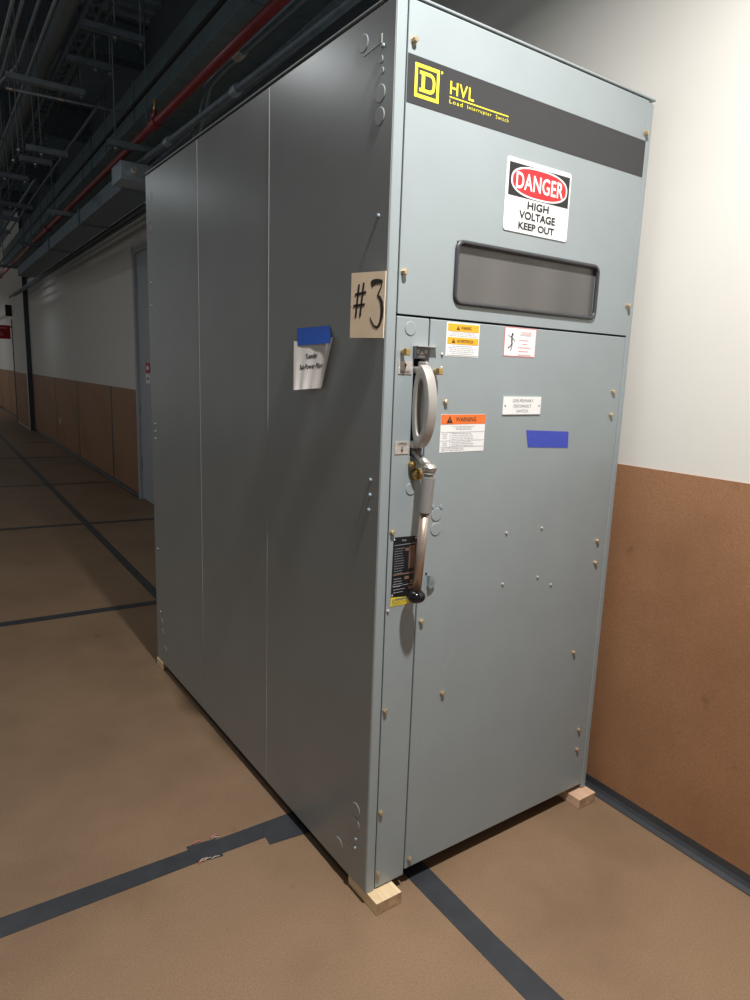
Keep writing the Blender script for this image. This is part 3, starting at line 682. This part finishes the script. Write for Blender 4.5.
# big insulated pipes and conduits at upper left
pipe('insulated_pipe', [(-1.04, .5, 3.68), (-1.045, 4.7, 3.68), (-1.06, 15, 3.68)], .052, 'insul', 'fat insulated pipe overhead at the upper left', 'pipe')
UL = (('nearest the fat insulated pipe', -1.15, 3.6, .011), ('with a sideways kink near the bright strut', -1.225, 3.6, .010), ('second from the left edge', -1.31, 3.6, .011), ('closest to the left picture edge', -1.358, 3.6, .012))
for i, (w, u, z, rr) in enumerate(UL):
    P = [(u, .5, z), (u, 15, z)] if i != 1 else [(u, .5, z), (u-.005, 4.50, z), (u-.012, 4.58, z-.01), (u-.11, 4.90, z-.06), (u-.12, 5.0, z-.06), (u-.12, 14, z-.06)]
    pipe('conduit', P, rr, 'zinc', 'thin steel conduit at the upper left, '+w, 'pipe', 'conduits at the upper left')
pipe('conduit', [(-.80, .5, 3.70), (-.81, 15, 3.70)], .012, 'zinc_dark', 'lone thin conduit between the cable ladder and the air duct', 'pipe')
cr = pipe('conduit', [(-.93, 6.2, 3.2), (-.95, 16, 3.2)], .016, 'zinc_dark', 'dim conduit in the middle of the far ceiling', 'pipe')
for v in (6.9, 10.2): MB().tube([(-.935, v, 3.21), (-.935, v, 4.608)], .004, 8).build('hanger_rod', 'zinc_dark', cr)
pipe('conduit', [(-1.335, 4.40, 3.372), (-.555, 4.35, 3.372)], .0095, 'zinc', 'bright thin conduit crossing below the strut at the upper left', 'pipe', None, [((-1.31, 4.398, 3.372), (1,0,0), .05), ((-.98, 4.377, 3.372), (1,0,0), .04)], 'steel')
pipe('conduit', [(-.62, .6, 3.24), (-.63, 14, 3.24)], .013, 'blackiron', 'thin dark pipe just above the red sprinkler pipe', 'pipe')
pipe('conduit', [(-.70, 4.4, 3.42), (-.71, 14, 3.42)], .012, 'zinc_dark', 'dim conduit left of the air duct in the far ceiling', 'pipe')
# cable ladder
r = empty('cable_ladder', (-.936, 2.5, 3.6), B); tag(r, 'dark cable ladder with rungs running overhead beside the fat pipe', 'cable tray')
for u in (-.972, -.900): MB().box(u-.006, u+.006, 1.2, 14, 3.60, 3.66).build('rail', 'zinc_dark', r)
for i in range(40): MB().box(-.967, -.905, 2.5+i*.14, 2.53+i*.14, 3.61, 3.63).build('rung', 'zinc_dark', r)
# trapeze struts on threaded rods
def trapeze(u0, u1, v, z, label, m='zinc', rods=(-1.27, -1.118)):
    r = empty('trapeze_strut', ((u0+u1)/2, v, z), B); tag(r, label, 'hanger strut', 'trapeze hanger struts overhead')
    mb = MB(); h = .041
    mb.box(u0, u1, v-.02, v+.02, z, z+.004); mb.box(u0, u1, v-.02, v-.016, z, z+h); mb.box(u0, u1, v+.016, v+.02, z, z+h); mb.build('channel', m, r)
    for u in rods:
        MB().tube([(u, v, z-.03), (u, v, 4.608)], .005, 8).build('threaded_rod', 'zinc_dark', r)
        MB().lathe((u, v, z-.012), (0,0,1), [(0, .011), (.011, .011)], 6).build('nut', 'zinc', r)
trapeze(-1.345, -.835, 4.28, 3.395, 'bright strut carrying conduits at the upper left, above the thin cross conduit', 'zinc', (-1.27, -.86))
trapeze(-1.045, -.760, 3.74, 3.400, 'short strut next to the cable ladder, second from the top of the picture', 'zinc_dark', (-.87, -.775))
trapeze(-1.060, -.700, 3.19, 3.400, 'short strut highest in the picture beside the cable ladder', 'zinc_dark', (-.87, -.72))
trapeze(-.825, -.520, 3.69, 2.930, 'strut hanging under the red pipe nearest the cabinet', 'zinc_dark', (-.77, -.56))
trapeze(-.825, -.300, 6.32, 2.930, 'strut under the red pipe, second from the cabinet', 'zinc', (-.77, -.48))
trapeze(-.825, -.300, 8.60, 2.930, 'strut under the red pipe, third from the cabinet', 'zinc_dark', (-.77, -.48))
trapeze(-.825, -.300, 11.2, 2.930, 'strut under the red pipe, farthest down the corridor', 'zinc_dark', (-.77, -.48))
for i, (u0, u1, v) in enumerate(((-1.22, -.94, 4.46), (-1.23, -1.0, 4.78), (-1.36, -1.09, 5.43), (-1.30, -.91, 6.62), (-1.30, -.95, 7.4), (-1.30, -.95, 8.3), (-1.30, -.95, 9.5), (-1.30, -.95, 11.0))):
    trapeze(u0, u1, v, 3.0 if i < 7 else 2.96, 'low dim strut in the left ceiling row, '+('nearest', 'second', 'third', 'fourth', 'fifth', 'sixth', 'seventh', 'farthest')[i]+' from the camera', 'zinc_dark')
# steel beams under the deck
for i, v in enumerate((5.6, 8.2, 10.8, 13.4)):
    mb = MB(); mb.box(-7.4, .0, v-.08, v+.08, 4.20, 4.215); mb.box(-7.4, .0, v-.006, v+.006, 4.215, 4.525); mb.box(-7.4, .0, v-.08, v+.08, 4.525, 4.539)
    tag(mb.build('steel_beam', 'zinc_dark', frame=B), ('nearest', 'second nearest', 'third nearest', 'farthest')[i]+' steel beam crossing under the dark ceiling deck', 'beam', 'steel beams under the deck')

# ================================================================== LIGHT
def area(name, loc, size, power, col=(1, .96, .90), rot=(0,0,0), spread=2.7):
    l = bpy.data.lights.new(name, 'AREA'); l.shape = 'DISK'; l.size = size; l.energy = power; l.color = col
    o = bpy.data.objects.new(name, l); COL.objects.link(o); o.location = loc; o.rotation_euler = rot; l.spread = spread; return o
area('corridor_lamp', (-.05, -.88, 3.25), .12, 76, (1, .985, .965))
area('corridor_lamp', (-1.4, 3.0, 3.55), .3, 16, (.94, .98, 1), spread=2.85)
area('corridor_lamp', (-1.80, 7.15, 3.58), .22, 7, (.88, .96, 1), spread=PI)
area('corridor_lamp', (.45, 12.2, 3.2), .2, 3, (.88, .95, 1))
area('corridor_lamp', (-1.2, 21.5, 4.0), .3, 30, (.9, .95, 1))
w = bpy.data.worlds.new('world'); SC.world = w; w.use_nodes = True
w.node_tree.nodes['Background'].inputs['Color'].default_value = (.95, .985, 1, 1)
w.node_tree.nodes['Background'].inputs['Strength'].default_value = .20

# ================================================================== CAMERA (solved from the cabinet's corners)
cd = bpy.data.cameras.new('camera'); cam = bpy.data.objects.new('camera', cd); COL.objects.link(cam)
R = Matrix(((.8210889, -.56977216, .03424471), (-.07782199, -.17117827, -.98216177), (.56547039, .80377713, -.18489338)))
rot = Matrix((R[0], -R[1], -R[2])).transposed()
cam.matrix_world = Matrix.Translation((-.97505091, -1.36442513, 1.49243018)) @ rot.to_4x4()
cd.sensor_fit = 'VERTICAL'; cd.sensor_height = 36.; cd.lens = 675.826433*36/1000; cd.clip_start = .02; cd.clip_end = 100
SC.camera = cam
vs_ = SC.view_settings; vs_.view_transform = 'Standard'; vs_.look = 'None'; vs_.exposure = 0; vs_.gamma = 1; vs_.use_curve_mapping = False
